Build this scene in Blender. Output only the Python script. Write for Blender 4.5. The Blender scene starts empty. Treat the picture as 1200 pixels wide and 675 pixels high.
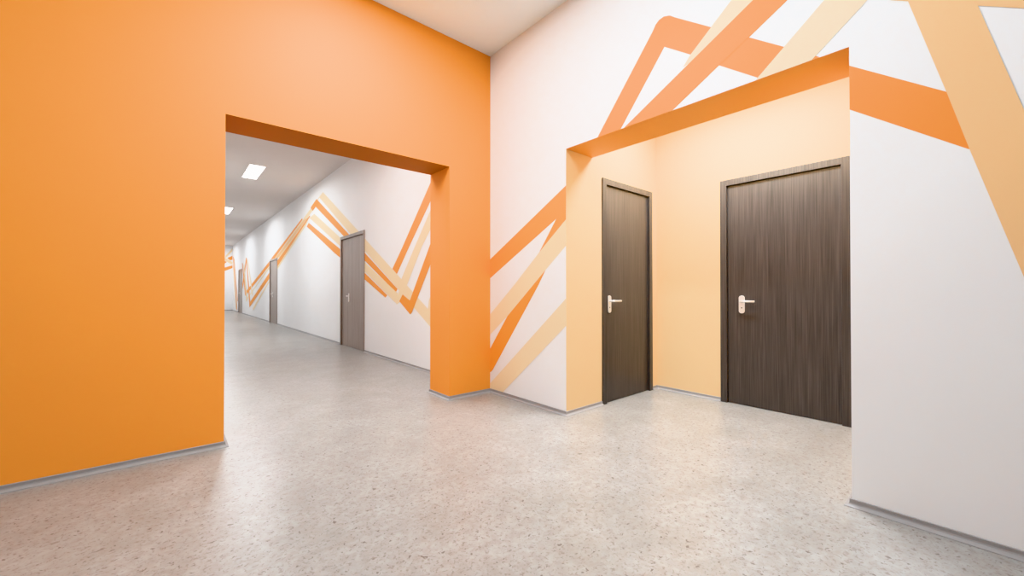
import bpy, bmesh, math
from mathutils import Vector

C = bpy.context.scene.collection
scn = bpy.context.scene

# ------------------------------------------------------------------ measures (metres)
CAM_H, F_PX = 1.0973, 467.11
PITCH, YAW = 0.0076, 0.8632
XB = 2.651          # face of the white hall wall
YA = 3.466          # face of the orange partition
TA = 0.390          # partition thickness
H = 3.671           # ceiling height
XO, XP, HO = 0.288, 2.134, 2.356      # opening in the partition
Y1, Y2, HB = 2.364, 0.425, 2.357      # niche opening in the white wall
TB = 0.373          # thickness of the white wall over the niche
XN = 4.175          # back wall of the niche
HN = 2.95           # ceiling of the niche
YE = 27.5           # end of the corridor
X0, Y0 = -3.2, -3.2 # the sides of the hall behind the camera

# ------------------------------------------------------------------ camera
cd = bpy.data.cameras.new('camera')
cd.sensor_width = 36.0
cd.lens = F_PX / 1200.0 * 36.0
cd.clip_start = 0.02
cam = bpy.data.objects.new('camera', cd)
C.objects.link(cam)
cam.location = (0, 0, CAM_H)
cam.rotation_euler = (math.pi / 2 + PITCH, 0, YAW - math.pi / 2)
scn.camera = cam

# the surveyed directions, used to read painted outlines onto the wall planes
_cy, _sy = math.cos(YAW), math.sin(YAW)
_c, _s = math.cos(PITCH), math.sin(PITCH)
_F0, _U0 = Vector((_cy, _sy, 0)), Vector((0, 0, 1))
_R, _U, _F = Vector((_sy, -_cy, 0)), _U0 * _c - _F0 * _s, _F0 * _c + _U0 * _s
_E = Vector((0, 0, CAM_H))


def ray(px, py):
    return _R * ((px - 600) / F_PX) + _U * ((337.5 - py) / F_PX) + _F


def on_x(px, py, x):
    d = ray(px, py)
    p = _E + d * (x / d.x)
    return (p.y, p.z)


def on_y(px, py, y):
    d = ray(px, py)
    p = _E + d * (y / d.y)
    return (p.x, p.z)


# ------------------------------------------------------------------ materials
def new_mat(name):
    m = bpy.data.materials.new(name)
    m.use_nodes = True
    nt = m.node_tree
    b = nt.nodes['Principled BSDF']
    return m, nt, b


def srgb(r, g, b):
    def f(c):
        c /= 255.0
        return c / 12.92 if c <= 0.04045 else ((c + 0.055) / 1.055) ** 2.4
    return (f(r), f(g), f(b), 1)


def paint(name, col, rough=0.6, spec=0.3, bump=0.04):
    m, nt, b = new_mat(name)
    tc = nt.nodes.new('ShaderNodeTexCoord')
    n = nt.nodes.new('ShaderNodeTexNoise')
    n.inputs['Scale'].default_value = 1.3
    n.inputs['Detail'].default_value = 4
    nt.links.new(tc.outputs['Object'], n.inputs['Vector'])
    mx = nt.nodes.new('ShaderNodeMix')
    mx.data_type = 'RGBA'
    mx.inputs[6].default_value = col
    mx.inputs[7].default_value = (col[0] * .96, col[1] * .95, col[2] * .94, 1)
    nt.links.new(n.outputs['Fac'], mx.inputs[0])
    nt.links.new(mx.outputs[2], b.inputs['Base Color'])
    b.inputs['Roughness'].default_value = rough
    b.inputs['Specular IOR Level'].default_value = spec
    n2 = nt.nodes.new('ShaderNodeTexNoise')
    n2.inputs['Scale'].default_value = 220
    nt.links.new(tc.outputs['Object'], n2.inputs['Vector'])
    bp = nt.nodes.new('ShaderNodeBump')
    bp.inputs['Strength'].default_value = bump
    bp.inputs['Distance'].default_value = 0.002
    nt.links.new(n2.outputs['Fac'], bp.inputs['Height'])
    nt.links.new(bp.outputs['Normal'], b.inputs['Normal'])
    return m


def wood_mat(name, WOOD_D, WOOD_L):
    m, nt, b = new_mat(name)
    tc = nt.nodes.new('ShaderNodeTexCoord')

    def noise(sx, sz, det=5, rough=.6):
        mp = nt.nodes.new('ShaderNodeMapping')
        mp.inputs['Scale'].default_value = (sx, sx, sz)
        nt.links.new(tc.outputs['Object'], mp.inputs['Vector'])
        n = nt.nodes.new('ShaderNodeTexNoise')
        n.inputs['Scale'].default_value = 1
        n.inputs['Detail'].default_value = det
        n.inputs['Roughness'].default_value = rough
        nt.links.new(mp.outputs['Vector'], n.inputs['Vector'])
        return n
    fine = noise(210, 1.8)
    wide = noise(20, .2, 3)
    r1 = nt.nodes.new('ShaderNodeValToRGB')
    r1.color_ramp.elements[0].position = .33
    r1.color_ramp.elements[0].color = WOOD_D
    r1.color_ramp.elements[1].position = .68
    r1.color_ramp.elements[1].color = WOOD_L
    nt.links.new(fine.outputs['Fac'], r1.inputs['Fac'])
    r2 = nt.nodes.new('ShaderNodeValToRGB')
    r2.color_ramp.elements[0].position = .3
    r2.color_ramp.elements[0].color = (.86, .86, .86, 1)
    r2.color_ramp.elements[1].position = .7
    r2.color_ramp.elements[1].color = (1.1, 1.09, 1.08, 1)
    nt.links.new(wide.outputs['Fac'], r2.inputs['Fac'])
    mx = nt.nodes.new('ShaderNodeMix')
    mx.data_type = 'RGBA'
    mx.blend_type = 'MULTIPLY'
    mx.inputs[0].default_value = 1
    nt.links.new(r1.outputs['Color'], mx.inputs[6])
    nt.links.new(r2.outputs['Color'], mx.inputs[7])
    nt.links.new(mx.outputs[2], b.inputs['Base Color'])
    b.inputs['Roughness'].default_value = .33
    b.inputs['Specular IOR Level'].default_value = .6
    bp = nt.nodes.new('ShaderNodeBump')
    bp.inputs['Strength'].default_value = .12
    bp.inputs['Distance'].default_value = .002
    nt.links.new(fine.outputs['Fac'], bp.inputs['Height'])
    nt.links.new(bp.outputs['Normal'], b.inputs['Normal'])
    return m


def floor_mat():
    m, nt, b = new_mat('flecked_linoleum')
    tc = nt.nodes.new('ShaderNodeTexCoord')

    def noise(scale, det, rough=.55, dist=0):
        n = nt.nodes.new('ShaderNodeTexNoise')
        n.inputs['Scale'].default_value = scale
        n.inputs['Detail'].default_value = det
        n.inputs['Roughness'].default_value = rough
        n.inputs['Distortion'].default_value = dist
        nt.links.new(tc.outputs['Object'], n.inputs['Vector'])
        return n

    def ramp(src, stops):
        r = nt.nodes.new('ShaderNodeValToRGB')
        el = r.color_ramp.elements
        while len(el) < len(stops):
            el.new(.5)
        for e, (p, c) in zip(el, stops):
            e.position = p
            e.color = c
        nt.links.new(src.outputs['Fac'], r.inputs['Fac'])
        return r

    def mix(fac, a, bb, blend='MIX'):
        x = nt.nodes.new('ShaderNodeMix')
        x.data_type = 'RGBA'
        x.blend_type = blend
        nt.links.new(fac, x.inputs[0])
        nt.links.new(a, x.inputs[6])
        if isinstance(bb, tuple):
            x.inputs[7].default_value = bb
        else:
            nt.links.new(bb, x.inputs[7])
        return x.outputs[2]
    K = (0, 0, 0, 1)
    W = (1, 1, 1, 1)
    base = ramp(noise(3.2, 6, .65, .3), [(.3, FL_A), (.52, FL_B), (.72, FL_C)]).outputs['Color']
    mott = ramp(noise(24, 5, .65, .5), [(.36, K), (.64, (.6, .6, .6, 1))]).outputs['Color']
    col = mix(mott, base, FL_D)
    fl1 = ramp(noise(62, 3, .6, .8), [(.55, K), (.665, (.72, .72, .72, 1))]).outputs['Color']
    col = mix(fl1, col, FL_E)
    fl2 = ramp(noise(46, 2, .5, .5), [(.645, K), (.71, (.85, .85, .85, 1))]).outputs['Color']
    col = mix(fl2, col, FL_F)
    nt.links.new(col, b.inputs['Base Color'])
    b.inputs['Roughness'].default_value = .33
    b.inputs['Specular IOR Level'].default_value = .55
    return m


def metal_mat(name, col, rough, metallic=1.0):
    m, nt, b = new_mat(name)
    tc = nt.nodes.new('ShaderNodeTexCoord')
    n = nt.nodes.new('ShaderNodeTexNoise')
    n.inputs['Scale'].default_value = 90
    nt.links.new(tc.outputs['Object'], n.inputs['Vector'])
    mr = nt.nodes.new('ShaderNodeMapRange')
    mr.inputs['To Min'].default_value = rough - .05
    mr.inputs['To Max'].default_value = rough + .05
    nt.links.new(n.outputs['Fac'], mr.inputs['Value'])
    nt.links.new(mr.outputs['Result'], b.inputs['Roughness'])
    b.inputs['Base Color'].default_value = col
    b.inputs['Metallic'].default_value = metallic
    return m


def glow_mat(name, strength):
    m, nt, b = new_mat(name)
    b.inputs['Base Color'].default_value = (.9, .9, .9, 1)
    b.inputs['Emission Color'].default_value = (1, .985, .965, 1)
    b.inputs['Emission Strength'].default_value = strength
    return m


FL_A, FL_B, FL_C = (.282, .272, .254, 1), (.338, .33, .316, 1), (.384, .384, .375, 1)
FL_D, FL_E, FL_F = (.265, .23, .20, 1), (.19, .15, .122, 1), (.11, .08, .06, 1)

ORANGE = paint('orange_paint', (.91, .345, .075, 1))
REVEAL_SHADED = paint('orange_paint_shaded', (.47, .155, .022, 1))  # same orange, with the shade under the opening's head put into the colour
SOFFIT_LIT = paint('soffit_orange_lit', (.88, .40, .12, 1))  # orange lightened: bounce light from the niche is put into the colour
WHITE = paint('white_paint', (.83, .83, .835, 1))
CEIL = paint('ceiling_paint', (.84, .955, 1.0, 1), rough=.8, spec=.1)  # tinted blue to offset the orange bounce on the hall ceiling
CEIL_SHADED = paint('ceiling_paint_shaded', (.74, .70, .68, 1), rough=.8, spec=.1)  # darker copy: the corridor ceiling's dimmer light is put into the colour
PEACH = paint('peach_paint', (.79, .56, .315, 1))
STRIPE = paint('stripe_orange', (.86, .29, .057, 1))
STRIPE2 = paint('stripe_orange_light', (.89, .35, .075, 1))
PALE = paint('stripe_pale', (.88, .71, .47, 1))
CREAM = paint('stripe_cream', (.88, .70, .49, 1))
MID = paint('stripe_mid', (.85, .53, .27, 1))
WOOD = wood_mat('dark_veneer', (.030, .026, .025, 1), (.092, .079, .072, 1))
WOOD_SHEEN = wood_mat('dark_veneer_sheen', (.22, .175, .15, 1), (.36, .295, .255, 1))  # door veneer lightened; the grazing reflection is put into the colour
FLOOR = floor_mat()
SKIRT = paint('grey_skirting', (.30, .285, .28, 1), rough=.5, spec=.35)
NICKEL = metal_mat('satin_nickel', (.86, .83, .80, 1), .38, .55)
DARK = metal_mat('dark_slot', (.03, .03, .03, 1), .5, 0)
GLOW = glow_mat('lamp_diffuser', 9.0)
LAMPFRAME = paint('lamp_frame', (.78, .77, .76, 1), rough=.4)


# ------------------------------------------------------------------ helpers
def tag(o, label, cat, group=None, kind=None):
    o['label'] = label
    o['category'] = cat
    if group:
        o['group'] = group
    if kind:
        o['kind'] = kind
    return o


def obj(name, bm, mats, parent=None, smooth=False, bevel=0):
    me = bpy.data.meshes.new(name)
    bmesh.ops.recalc_face_normals(bm, faces=bm.faces[:])
    bm.to_mesh(me)
    bm.free()
    for m in (mats if isinstance(mats, (list, tuple)) else [mats]):
        me.materials.append(m)
    o = bpy.data.objects.new(name, me)
    C.objects.link(o)
    if parent:
        o.parent = parent
    if smooth:
        for p in me.polygons:
            p.use_smooth = True
    if bevel:
        md = o.modifiers.new('bevel', 'BEVEL')
        md.width = bevel
        md.segments = 2
        md.limit_method = 'ANGLE'
    return o


def box(bm, x0, x1, y0, y1, z0, z1, mi=0):
    v = [bm.verts.new((x, y, z)) for x in (x0, x1) for y in (y0, y1) for z in (z0, z1)]
    for f in ((0, 1, 3, 2), (4, 6, 7, 5), (0, 4, 5, 1), (2, 3, 7, 6), (0, 2, 6, 4), (1, 5, 7, 3)):
        bm.faces.new([v[i] for i in f]).material_index = mi


def slab(bm, pt, u0, u1, z0, z1, depth, holes, reveal=None, mi=0, back=0):
    """Wall of given depth with rectangular holes (ua, ub, za, zb); pt(u, z, d) gives the point."""
    us = sorted({u0, u1} | {u for h in holes for u in h[:2]})
    zs = sorted({z0, z1} | {z for h in holes for z in h[2:] if z0 < z < z1})
    keep = {}
    for i in range(len(us) - 1):
        for j in range(len(zs) - 1):
            uc, zc = (us[i] + us[i + 1]) / 2, (zs[j] + zs[j + 1]) / 2
            keep[i, j] = not any(h[0] < uc < h[1] and h[2] < zc < h[3] for h in holes)
    cache = {}

    def V(i, j, d):
        k = (i, j, d)
        if k not in cache:
            cache[k] = bm.verts.new(pt(us[i], zs[j], depth * d))
        return cache[k]

    def face(vs, m):
        bm.faces.new(vs).material_index = m
    for (i, j), k in keep.items():
        if not k:
            continue
        face([V(i, j, 0), V(i + 1, j, 0), V(i + 1, j + 1, 0), V(i, j + 1, 0)], mi)
        face([V(i, j, 1), V(i, j + 1, 1), V(i + 1, j + 1, 1), V(i + 1, j, 1)], back)
        for (di, dj, a, b, ax) in ((-1, 0, (i, j), (i, j + 1), 'u'), (1, 0, (i + 1, j), (i + 1, j + 1), 'u'),
                                   (0, -1, (i, j), (i + 1, j), 'z'), (0, 1, (i, j + 1), (i + 1, j + 1), 'z')):
            if not keep.get((i + di, j + dj), False):
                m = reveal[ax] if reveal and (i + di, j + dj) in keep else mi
                face([V(*a, 0), V(*b, 0), V(*b, 1), V(*a, 1)], m)


def clip(poly, u0, u1, z0, z1):
    for ax, lim, sg in ((0, u0, 1), (0, u1, -1), (1, z0, 1), (1, z1, -1)):
        out = []
        for i in range(len(poly)):
            a, b = poly[i - 1], poly[i]
            da, db = (a[ax] - lim) * sg, (b[ax] - lim) * sg
            if (da >= 0) != (db >= 0):
                t = da / (da - db)
                out.append((a[0] + (b[0] - a[0]) * t, a[1] + (b[1] - a[1]) * t))
            if db >= 0:
                out.append(b)
        poly = out
        if len(poly) < 3:
            return []
    return poly


def stripes(bm, conv, pt, regions, items, first=2, step=.0007):
    """Painted bands: every item is (material index, outline); later items lie over earlier ones."""
    for k, (mi, pts) in enumerate(items):
        q = [conv(*p) for p in pts]
        for r in regions:
            c = clip(q, *r)
            if len(c) >= 3:
                vs = [bm.verts.new(pt(u, z, -step * (k + 1) / 2 - .0006)) for u, z in c]
                try:
                    bm.faces.new(vs).material_index = mi
                except ValueError:
                    pass


def sweep(name, path, side, label, closed_ends=True):
    """Skirting with a coved foot along a floor polyline; side=+1 puts it left of the direction of travel."""
    prof = [(0, .037), (.005, .039), (.0085, .036), (.009, .020), (.0115, .0135), (.017, .009),
            (.025, .005), (.028, .0025), (.028, 0), (0, 0)]
    P = [Vector(p) for p in path]
    n = len(P)
    bm = bmesh.new()
    rings = []
    for i in range(n):
        ns = []
        for a, b in ((i - 1, i), (i, i + 1)):
            if 0 <= a and b < n:
                d = (P[b] - P[a]).normalized()
                ns.append(Vector((-d.y, d.x)) * side)
        m = sum(ns, Vector((0, 0))).normalized()
        k = 1 / m.dot(ns[0])
        rings.append([bm.verts.new((P[i].x + m.x * k * d, P[i].y + m.y * k * d, z)) for d, z in prof])
    for a, b in zip(rings, rings[1:]):
        for j in range(len(prof)):
            j2 = (j + 1) % len(prof)
            bm.faces.new((a[j], a[j2], b[j2], b[j]))
    bm.faces.new(rings[0])
    bm.faces.new(rings[-1][::-1])
    o = obj(name, bm, SKIRT)
    return tag(o, label, 'baseboard', kind='structure')


def structure(o, label, cat):
    return tag(o, label, cat, kind='structure')


# ------------------------------------------------------------------ floor and ceilings
bm = bmesh.new()
box(bm, X0 - .1, XN + .1, Y0 - .1, YE + .1, -.08, 0)
structure(obj('floor', bm, FLOOR), 'pale grey-beige linoleum floor with small brown flecks', 'floor')

bm = bmesh.new()
box(bm, X0 - .1, XB + TB, Y0 - .1, YA + TA / 2, H, H + .08)
structure(obj('ceiling', bm, CEIL), 'plain white ceiling over the hall in front of the orange wall', 'ceiling')
bm = bmesh.new()
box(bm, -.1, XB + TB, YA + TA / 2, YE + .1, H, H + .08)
structure(obj('ceiling_corridor', bm, CEIL_SHADED), 'shade-greyed ceiling over the long corridor with flush lamps', 'ceiling')

bm = bmesh.new()
box(bm, XB + TB, XN, Y2, Y1, HN, HN + .06)
structure(obj('ceiling_alcove', bm, CEIL), 'white ceiling above the two doors in the peach alcove', 'ceiling')

# ------------------------------------------------------------------ orange partition
bm = bmesh.new()
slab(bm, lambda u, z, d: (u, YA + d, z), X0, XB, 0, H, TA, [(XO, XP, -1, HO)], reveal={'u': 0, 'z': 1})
structure(obj('wall_left', bm, [ORANGE, REVEAL_SHADED]), 'orange wall with a wide square opening into the corridor', 'wall')

# ------------------------------------------------------------------ white wall with the niche opening and painted bands
L0 = lambda px, py: on_x(px, py, XB)
ptB = lambda u, z, d: (XB + d, u, z)
bm = bmesh.new()
slab(bm, ptB, Y0, YA + TA, 0, H, TB, [(Y2, Y1, -1, HB)], reveal={'u': 1, 'z': 2}, back=1)
regL = [(Y1, YA, 0, H)]
regU = [(Y2, YA, HB, H), (Y0, Y2, 0, H)]
up = [
    # wide orange band from the rounded corner across the whole wall
    (3, [(783, 18.4), (833.3, 32), (877.6, 43.9), (919.5, 55.2), (995.4, 77.1), (1109.3, 107.7), (1180, 127), (1180, 189.8), (1136.2, 175.1),
         (995.4, 128.3), (886.9, 90.7), (842.7, 76.5), (809.3, 64), (778.7, 54.7), (770, 30)]),
    (3, [(778.7, 54.7), (728.8, 148.5), (722, 161), (695, 171), (701.3, 159.2), (764.5, 38), (768.5, 29), (772.5, 23.5), (778, 19.6), (785, 18.4), (795, 22)]),
    (5, [(800.5, 79), (809.3, 64), (833.3, 32), (857.3, 0), (862, -6), (905, -6), (880, 10), (830, 60)]),
    (3, [(718, 162.5), (734.7, 146.7), (880, 2.7), (889, -6), (929, -6), (922.9, 0), (877.6, 43.9), (842.7, 76.5), (789.9, 127.5), (770, 147)]),
    (5, [(880, 101), (888.3, 90.7), (966.2, 0), (971, -6), (1022, -6), (1016.7, 0), (957.7, 63.7), (935, 88)]),
    (6, [(1030, -6), (1044, .3), (1062, 1.6), (1146, 6.9), (1200, 9.9), (1500, 26.6), (1500, -12), (1030, -12)]),
    (6, [(1060.5, -6), (1064, 1.5), (1109, 107.7), (1136.2, 175.1), (1200, 325), (1400, 794), (1400, 581), (1200, 129), (1146, 7.1), (1141, -6)]),
]
low = [
    (7, [(565, 310.5), (573.2, 305.2), (663.2, 217.6), (675, 206), (675, 232), (654.4, 254.1), (573.2, 327.2), (565, 335)]),
    (7, [(568, 419), (573.4, 410.5), (595.5, 369), (612, 335), (635, 290), (652.5, 255.5), (672, 236), (672, 240),
         (663.2, 257.5), (640.5, 314), (630.5, 335), (577.5, 433.5), (575.5, 435.8), (566, 436.5)]),
    (4, [(565, 381), (574, 369), (603, 333.5), (638, 288), (663.3, 257), (672, 246), (672, 277), (663.3, 288),
         (643, 312), (622.5, 337), (596, 369), (573.8, 393), (565, 403)]),
    (4, [(565, 459), (573.8, 450), (663.3, 350), (672, 340), (672, 372), (663.3, 382), (590.5, 458.5), (570, 480)]),
]
stripes(bm, L0, ptB, regU, up)
stripes(bm, L0, ptB, regL, low)
wr = obj('wall_right', bm, [WHITE, PEACH, SOFFIT_LIT, STRIPE, PALE, CREAM, MID, STRIPE2])
structure(wr, 'white wall painted with orange and peach diagonal bands around the alcove', 'wall')

# ------------------------------------------------------------------ peach niche
D_SMALL = (3.165, 4.065, 2.197)       # frame extents of the narrow door on the side wall
D_WIDE = (0.665, 1.670, 2.194)        # frame extents of the door on the back wall
bm = bmesh.new()
slab(bm, lambda u, z, d: (u, Y1 + d, z), XB + TB, XN + .1, 0, HN, .1,
     [(D_SMALL[0] + .015, D_SMALL[1] - .015, -1, D_SMALL[2] - .015)])
structure(obj('wall_alcove_left', bm, PEACH), 'peach side wall of the alcove around the narrow dark door', 'wall')
bm = bmesh.new()
slab(bm, lambda u, z, d: (XN + d, u, z), Y2 - .1, Y1, 0, HN, .1,
     [(D_WIDE[0] + .015, D_WIDE[1] - .015, -1, D_WIDE[2] - .015)])
structure(obj('wall_alcove_back', bm, PEACH), 'peach back wall of the alcove around the large dark door', 'wall')
bm = bmesh.new()
box(bm, XB + TB, XN, Y2 - .1, Y2, 0, HN)
structure(obj('wall_alcove_right', bm, PEACH), 'peach side wall of the alcove hidden behind the white wall', 'wall')

# ------------------------------------------------------------------ corridor
DC = [(7.181, 8.517), (14.93, 16.27), (23.45, 24.79)]   # the three corridor doors
DH = 2.2
bm = bmesh.new()
slab(bm, ptB, YA + TA, YE, 0, H, .1, [(a + .015, b - .015, -1, DH - .015) for a, b in DC])
zz = [
    # falling bands from the tall peak, right-hand side
    (2, [(378.5, 225.1), (418.8, 269.5), (437.8, 291), (471, 327.7), (500.7, 361), (507, 368), (507, 386), (500.7, 378.8), (465.9, 338.3), (428.8, 295.5), (374.4, 231.6)]),
    (1, [(371.1, 233.4), (408.1, 273.7), (428.9, 297.8), (465.9, 338.6), (464, 342.5), (428.1, 306), (401.6, 275.4), (370.6, 242.9), (368, 238)]),
    (2, [(368.4, 250.6), (398.1, 277.8), (428.1, 308), (466.5, 344), (466, 356.8), (462, 353.5), (428.1, 318.9), (398.7, 288.5), (363, 255.5)]),
    (1, [(361.9, 261.2), (398.7, 292), (428.1, 320.3), (454, 346), (451.8, 348.8), (428.1, 328), (398.7, 302), (391.6, 296), (359.6, 265.4)]),
    # rising bands to the right
    (1, [(460, 315), (471.8, 289.6), (504, 215.7), (514, 192.5), (514, 214), (504, 237), (479.2, 290), (465.2, 321.2)]),
    (2, [(464.4, 356.6), (471.1, 325.5), (485.9, 290), (504, 248), (514, 224), (514, 247), (504, 270), (494, 290), (477, 334.4), (468.6, 354.5)]),
    (1, [(468.1, 352.9), (472, 345), (482, 353.5), (481, 368.6)]),
    (1, [(480.2, 353), (504, 287.5), (514, 261), (514, 287), (503.6, 312.2), (482.9, 366.2), (481, 368.6), (478, 364)]),
    (2, [(500, 377), (502.9, 352), (514, 322), (514, 346), (503, 378)]),
    # falling bands, left-hand side of the peak
    (2, [(378.5, 225.1), (374.4, 231.6), (366, 247.5), (326, 300.5), (315.5, 315), (291.5, 348), (288.8, 353.8), (288.2, 351.5), (315.5, 312.5), (326, 298), (363.7, 245.2)]),
    (1, [(354.2, 255.7), (321, 299.1), (315.5, 306.7), (287, 343.2), (287.6, 346.8), (315.5, 311.8), (322.6, 301.8), (354.8, 257.4)]),
    (2, [(362, 256.5), (357.3, 266.5), (329.3, 309.2), (315.5, 331), (297.6, 362.8), (296.6, 363.6), (296.4, 361), (315.5, 329), (328.5, 307.5)]),
    (2, [(364.5, 247), (358.5, 263.5), (350, 275.5), (328, 306), (327, 300)]),
    (1, [(363.3, 252.6), (327.2, 302.6), (315.5, 320), (293.4, 353.5), (292.5, 360.3), (315.5, 327), (329.6, 305.8), (363.6, 253.6)]),
    (1, [(364.3, 243.4), (371.1, 233.4), (374, 236.6), (366.7, 247.2)]),
    (3, [(356, 258), (361.5, 255), (327.5, 300.5), (315.5, 316.5), (315.5, 313), (323, 302)]),
    # the tight zigzags by the farthest door
    (1, [(288.6, 302), (289.3, 302), (293.6, 357), (292.5, 360.2)]),
    (1, [(288.6, 302), (289.2, 304.5), (284.6, 339), (284.2, 333)]),
    (2, [(290.3, 304), (290.9, 304), (296.4, 345), (295.4, 347)]),
    (1, [(283.9, 308.5), (284.5, 308), (288.2, 343), (287.3, 345.5)]),
    (2, [(285.6, 311), (286.3, 310), (289.8, 349), (288.8, 353)]),
    (1, [(273.2, 301), (273.7, 301), (278.3, 363.5), (277.7, 363.5)]),
    (2, [(273.4, 310), (273.9, 310), (277.2, 362), (276.4, 362)]),
    (1, [(274.3, 303), (274.7, 303), (278.9, 352), (278.5, 354)]),
]
gaps = [YA + TA] + [v for a, b in DC for v in (a + .015, b - .015)] + [YE]
regC = [(gaps[2 * k], gaps[2 * k + 1], 0, H) for k in range(4)] + [(a + .015, b - .015, DH - .015, H) for a, b in DC]
stripes(bm, L0, ptB, regC, zz)
wc = obj('wall_corridor', bm, [WHITE, STRIPE2, PALE, MID])
structure(wc, 'white corridor wall with orange zigzag bands and three dark doors', 'wall')

ptE = lambda u, z, d: (u, YE + d, z)
bm = bmesh.new()
slab(bm, ptE, -.1, XB + .1, 0, H, .1, [])
LE = lambda px, py: on_y(px, py, YE)
endp = [
    (2, [(264, 300), (272.4, 291), (272.4, 294.5), (264, 303)]),
    (1, [(266.5, 302.2), (272.4, 299.8), (272.4, 304.5), (269.5, 305)]),
    (2, [(263, 302), (272.4, 307), (272.4, 310.5), (263, 305)]),
    (1, [(246, 297), (265.8, 307), (246, 322), (246, 317), (259, 307), (246, 301)]),
    (1, [(240, 320), (272.4, 311), (272.4, 314), (240, 326.5)]),
]
stripes(bm, LE, ptE, [(-.1, XB, 0, H)], endp)
structure(obj('wall_end', bm, [WHITE, STRIPE2, PALE]), 'white wall at the far end of the corridor with orange bands', 'wall')

bm = bmesh.new()
box(bm, -.07, .03, YA + TA, YE, 0, H)
structure(obj('wall_corridor_left', bm, WHITE), 'white corridor wall hidden behind the orange wall', 'wall')
bm = bmesh.new()
box(bm, X0 - .1, X0, Y0 - .1, YA + TA, 0, H)
structure(obj('wall_far_left', bm, WHITE), 'white wall closing the hall beyond the left edge', 'wall')
bm = bmesh.new()
box(bm, X0, XB + TB, Y0 - .1, Y0, 0, H)
structure(obj('wall_behind', bm, WHITE), 'white wall closing the hall behind the viewer', 'wall')

# ------------------------------------------------------------------ skirting
sweep('baseboard_left', [(X0, YA), (XO, YA), (XO, YA + TA)], -1, 'grey coved baseboard along the large orange wall, left of the opening')
sweep('baseboard_middle', [(XB, YA + TA), (XP, YA + TA), (XP, YA), (XB, YA), (XB, Y1), (D_SMALL[0] - .001, Y1)], -1,
      'grey coved baseboard around the orange pier, the white corner and the peach jamb')
sweep('baseboard_alcove', [(D_SMALL[1] + .001, Y1), (XN, Y1), (XN, D_WIDE[1] + .001)], -1,
      'short grey baseboard in the alcove corner between the two doors')
sweep('baseboard_right', [(XB + TB, Y2), (XB, Y2), (XB, Y0)], -1, 'grey coved baseboard under the white wall at the right edge')
ends = [YA + TA + .03] + [v for d in DC for v in d] + [YE]
names = ['between the orange pier and the nearest corridor door', 'between the nearest and the middle corridor door',
         'between the middle and the farthest corridor door', 'beyond the farthest corridor door']
for k in range(4):
    sweep('baseboard_corridor', [(XB, ends[2 * k] + .001), (XB, ends[2 * k + 1] - (.001 if k < 3 else .03))], 1,
          'thin grey baseboard ' + names[k])
sweep('baseboard_end', [(.03, YE), (XB, YE)], -1, 'thin grey baseboard across the far end of the corridor')


# ------------------------------------------------------------------ doors
def rounded(bm, cx, cz, w, h, r, y0, y1, seg=6):
    pts = []
    for qx, qz, a0 in ((1, 1, 0), (-1, 1, 90), (-1, -1, 180), (1, -1, 270)):
        for k in range(seg + 1):
            a = math.radians(a0 + 90 * k / seg)
            pts.append((cx + qx * (w / 2 - r) + r * math.cos(a), cz + qz * (h / 2 - r) + r * math.sin(a)))
    A = [bm.verts.new((x, y0, z)) for x, z in pts]
    B = [bm.verts.new((x, y1, z)) for x, z in pts]
    n = len(pts)
    for i in range(n):
        bm.faces.new((A[i], A[(i + 1) % n], B[(i + 1) % n], B[i]))
    bm.faces.new(A)
    bm.faces.new(B[::-1])


def tube(bm, pts, r, seg=12):
    P = [Vector(p) for p in pts]
    rings = []
    for i, p in enumerate(P):
        d = (P[min(i + 1, len(P) - 1)] - P[max(i - 1, 0)]).normalized()
        a = Vector((0, 0, 1)) if abs(d.z) < .9 else Vector((1, 0, 0))
        s = d.cross(a).normalized()
        t = s.cross(d)
        rings.append([bm.verts.new(p + s * (r * math.cos(2 * math.pi * k / seg)) + t * (r * math.sin(2 * math.pi * k / seg)))
                      for k in range(seg)])
    for a, b in zip(rings, rings[1:]):
        for k in range(seg):
            bm.faces.new((a[k], a[(k + 1) % seg], b[(k + 1) % seg], b[k]))
    bm.faces.new(rings[0])
    bm.faces.new(rings[-1][::-1])


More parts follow.
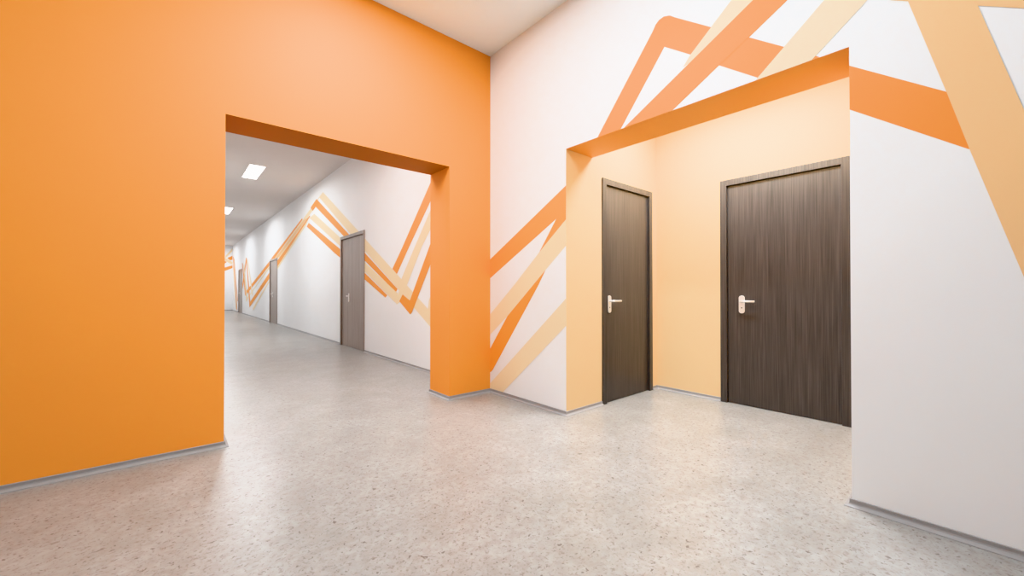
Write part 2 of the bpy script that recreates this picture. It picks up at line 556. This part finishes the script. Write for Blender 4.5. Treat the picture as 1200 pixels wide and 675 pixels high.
def door(n, loc, rot, W, Hd, handle_x, label, seam=None, fw=.06, WOOD=WOOD):
    root = bpy.data.objects.new('door_%d' % n, None)
    C.objects.link(root)
    root.location = loc
    root.rotation_euler = (0, 0, rot)
    root.empty_display_size = .2
    structure(root, label, 'door')
    # frame: two posts and a head, mitred into one piece
    bm = bmesh.new()
    yf, yb = -.016, .085
    o = [(-W / 2, 0), (-W / 2, Hd), (W / 2, Hd), (W / 2, 0)]
    i = [(-W / 2 + fw, 0), (-W / 2 + fw, Hd - fw), (W / 2 - fw, Hd - fw), (W / 2 - fw, 0)]
    Vv = {}
    for nm, ring in (('o', o), ('i', i)):
        for k, (x, z) in enumerate(ring):
            for y in (yf, yb):
                Vv[nm, k, y] = bm.verts.new((x, y, z))
    for k in range(3):
        for y in (yf, yb):
            bm.faces.new([Vv['o', k, y], Vv['o', k + 1, y], Vv['i', k + 1, y], Vv['i', k, y]])
        for nm in 'oi':
            bm.faces.new([Vv[nm, k, yf], Vv[nm, k + 1, yf], Vv[nm, k + 1, yb], Vv[nm, k, yb]])
    for k in (0, 3):
        bm.faces.new([Vv['o', k, yf], Vv['i', k, yf], Vv['i', k, yb], Vv['o', k, yb]])
    obj('frame', bm, WOOD, root, bevel=.002)
    # leaf or leaves, set back inside the frame
    x0, x1 = -W / 2 + fw + .002, W / 2 - fw - .002
    spans = [(x0, x1)] if seam is None else [(seam + .003, x1), (x0, seam - .003)]
    main = None
    for (a, b) in spans:
        bm = bmesh.new()
        box(bm, a, b, .009, .056, .004, Hd - fw - .002)
        lf = obj('leaf', bm, WOOD, root, bevel=.0015)
        if main is None:
            main = lf
        else:
            lf['label'] = 'narrow fixed leaf without a handle'
    # a dark stop strip behind the gap
    bm = bmesh.new()
    box(bm, -W / 2 + fw, W / 2 - fw, .058, .075, .0, Hd - fw)
    obj('door_stop', bm, DARK, root)
    # handle: oblong plate, neck and lever
    bm = bmesh.new()
    rounded(bm, handle_x, .967, .052, .170, .0235, -.001, .009)
    hd = obj('handle', bm, NICKEL, main, bevel=.002)
    hd['label'] = 'oblong satin metal handle plate'
    bm = bmesh.new()
    zl = .998
    tube(bm, [(handle_x, .001, zl), (handle_x, -.035, zl), (handle_x + .003, -.042, zl), (handle_x + .010, -.046, zl), (handle_x + .125, -.046, zl)], .0095)
    obj('lever', bm, NICKEL, hd, smooth=True)
    bm = bmesh.new()
    tube(bm, [(handle_x, -.0005, .935), (handle_x, -.002, .935)], .006)
    obj('keyhole', bm, DARK, hd)
    return root


PI2 = math.pi / 2
door(1, ((D_SMALL[0] + D_SMALL[1]) / 2, Y1, 0), 0, D_SMALL[1] - D_SMALL[0], D_SMALL[2], 3.292 - (D_SMALL[0] + D_SMALL[1]) / 2,
     'narrow-looking dark wood door on the alcove side wall, left of the large door')
door(2, (XN, (D_WIDE[0] + D_WIDE[1]) / 2, 0), -PI2, D_WIDE[1] - D_WIDE[0], D_WIDE[2], (D_WIDE[0] + D_WIDE[1]) / 2 - 1.480,
     'large dark wood door on the back wall of the peach alcove')
lab = ['dark wood corridor door nearest the opening, with a narrow side leaf', 'middle of the three dark corridor doors, crossed by orange bands',
       'farthest dark door at the end of the corridor']
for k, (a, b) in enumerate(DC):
    door(3 + k, (XB, (a + b) / 2, 0), -PI2, b - a, DH, -.19, lab[k], seam=-.25, WOOD=WOOD_SHEEN)


# ------------------------------------------------------------------ ceiling lamps seen in the corridor
def lamp_panel(x0, x1, y0, y1, label):
    t = bpy.data.objects.new('ceiling_light', None)
    C.objects.link(t)
    t.location = ((x0 + x1) / 2, (y0 + y1) / 2, H)
    tag(t, label, 'light', 'flush rectangular lamps in the corridor ceiling')
    w, l = (x1 - x0) / 2, (y1 - y0) / 2
    bm = bmesh.new()
    slab(bm, lambda u, z, d: (u, z, -.008 + d), -w - .012, w + .012, -l - .012, l + .012, .0079, [(-w, w, -l, l)])
    obj('lamp_frame', bm, LAMPFRAME, t)
    bm = bmesh.new()
    box(bm, -w, w, -l, l, -.006, -.0005)
    obj('diffuser', bm, GLOW, t)


lamp_panel(1.203, 1.474, 9.576, 10.763, 'bright rectangular ceiling lamp in the corridor, the nearer and larger one')
lamp_panel(1.173, 1.444, 14.99, 16.25, 'bright rectangular ceiling lamp deeper in the corridor, cut by the orange wall edge')


def area(name, loc, sx, sy, power, col=(1, .985, .97), rot=(0, 0, 0), spread=180):
    l = bpy.data.lights.new(name, 'AREA')
    l.shape = 'RECTANGLE'
    l.size, l.size_y = sx, sy
    l.energy = power
    l.color = col
    l.spread = math.radians(spread)
    o = bpy.data.objects.new(name, l)
    C.objects.link(o)
    o.location = loc
    o.rotation_euler = rot
    return o


LC = (.93, .985, 1.035)
for y in (4.72, 10.17, 15.62, 21.07, 26.0):
    area('corridor_lamp', (1.335, y, H - .02), .27, 1.2, 72, (.93, .985, 1.03), (0, 0, 0), 174)
area('hall_lamp', (1.05, 2.16, H - .02), .27, 1.2, 104, LC)
area('hall_lamp', (1.45, .80, H - .02), .27, 1.0, 28, LC)
area('hall_lamp', (-1.5, .4, H - .02), .27, 1.2, 10, LC)  # unseen lamp, added as weak fill on the left
area('hall_ceiling_fill', (.9, .9, 2.75), .5, .9, 44, (.80, 1.0, 1.13), (math.pi, 0, 0), 130)  # unseen fill pointing up, added to brighten the hall ceiling
area('alcove_lamp', (3.45, (Y1 + Y2) / 2, HN - .02), .30, 1.2, 100, (.88, .98, 1.09))

w = bpy.data.worlds.new('world')
w.use_nodes = True
w.node_tree.nodes['Background'].inputs['Color'].default_value = (1, .98, .96, 1)
w.node_tree.nodes['Background'].inputs['Strength'].default_value = .3
scn.world = w

scn.view_settings.view_transform = 'Khronos PBR Neutral'
scn.view_settings.look = 'None'
scn.view_settings.exposure = 0.0
scn.cycles.use_denoising = True
scn.cycles.max_bounces = 10
scn.cycles.diffuse_bounces = 6
scn.cycles.sample_clamp_indirect = 4
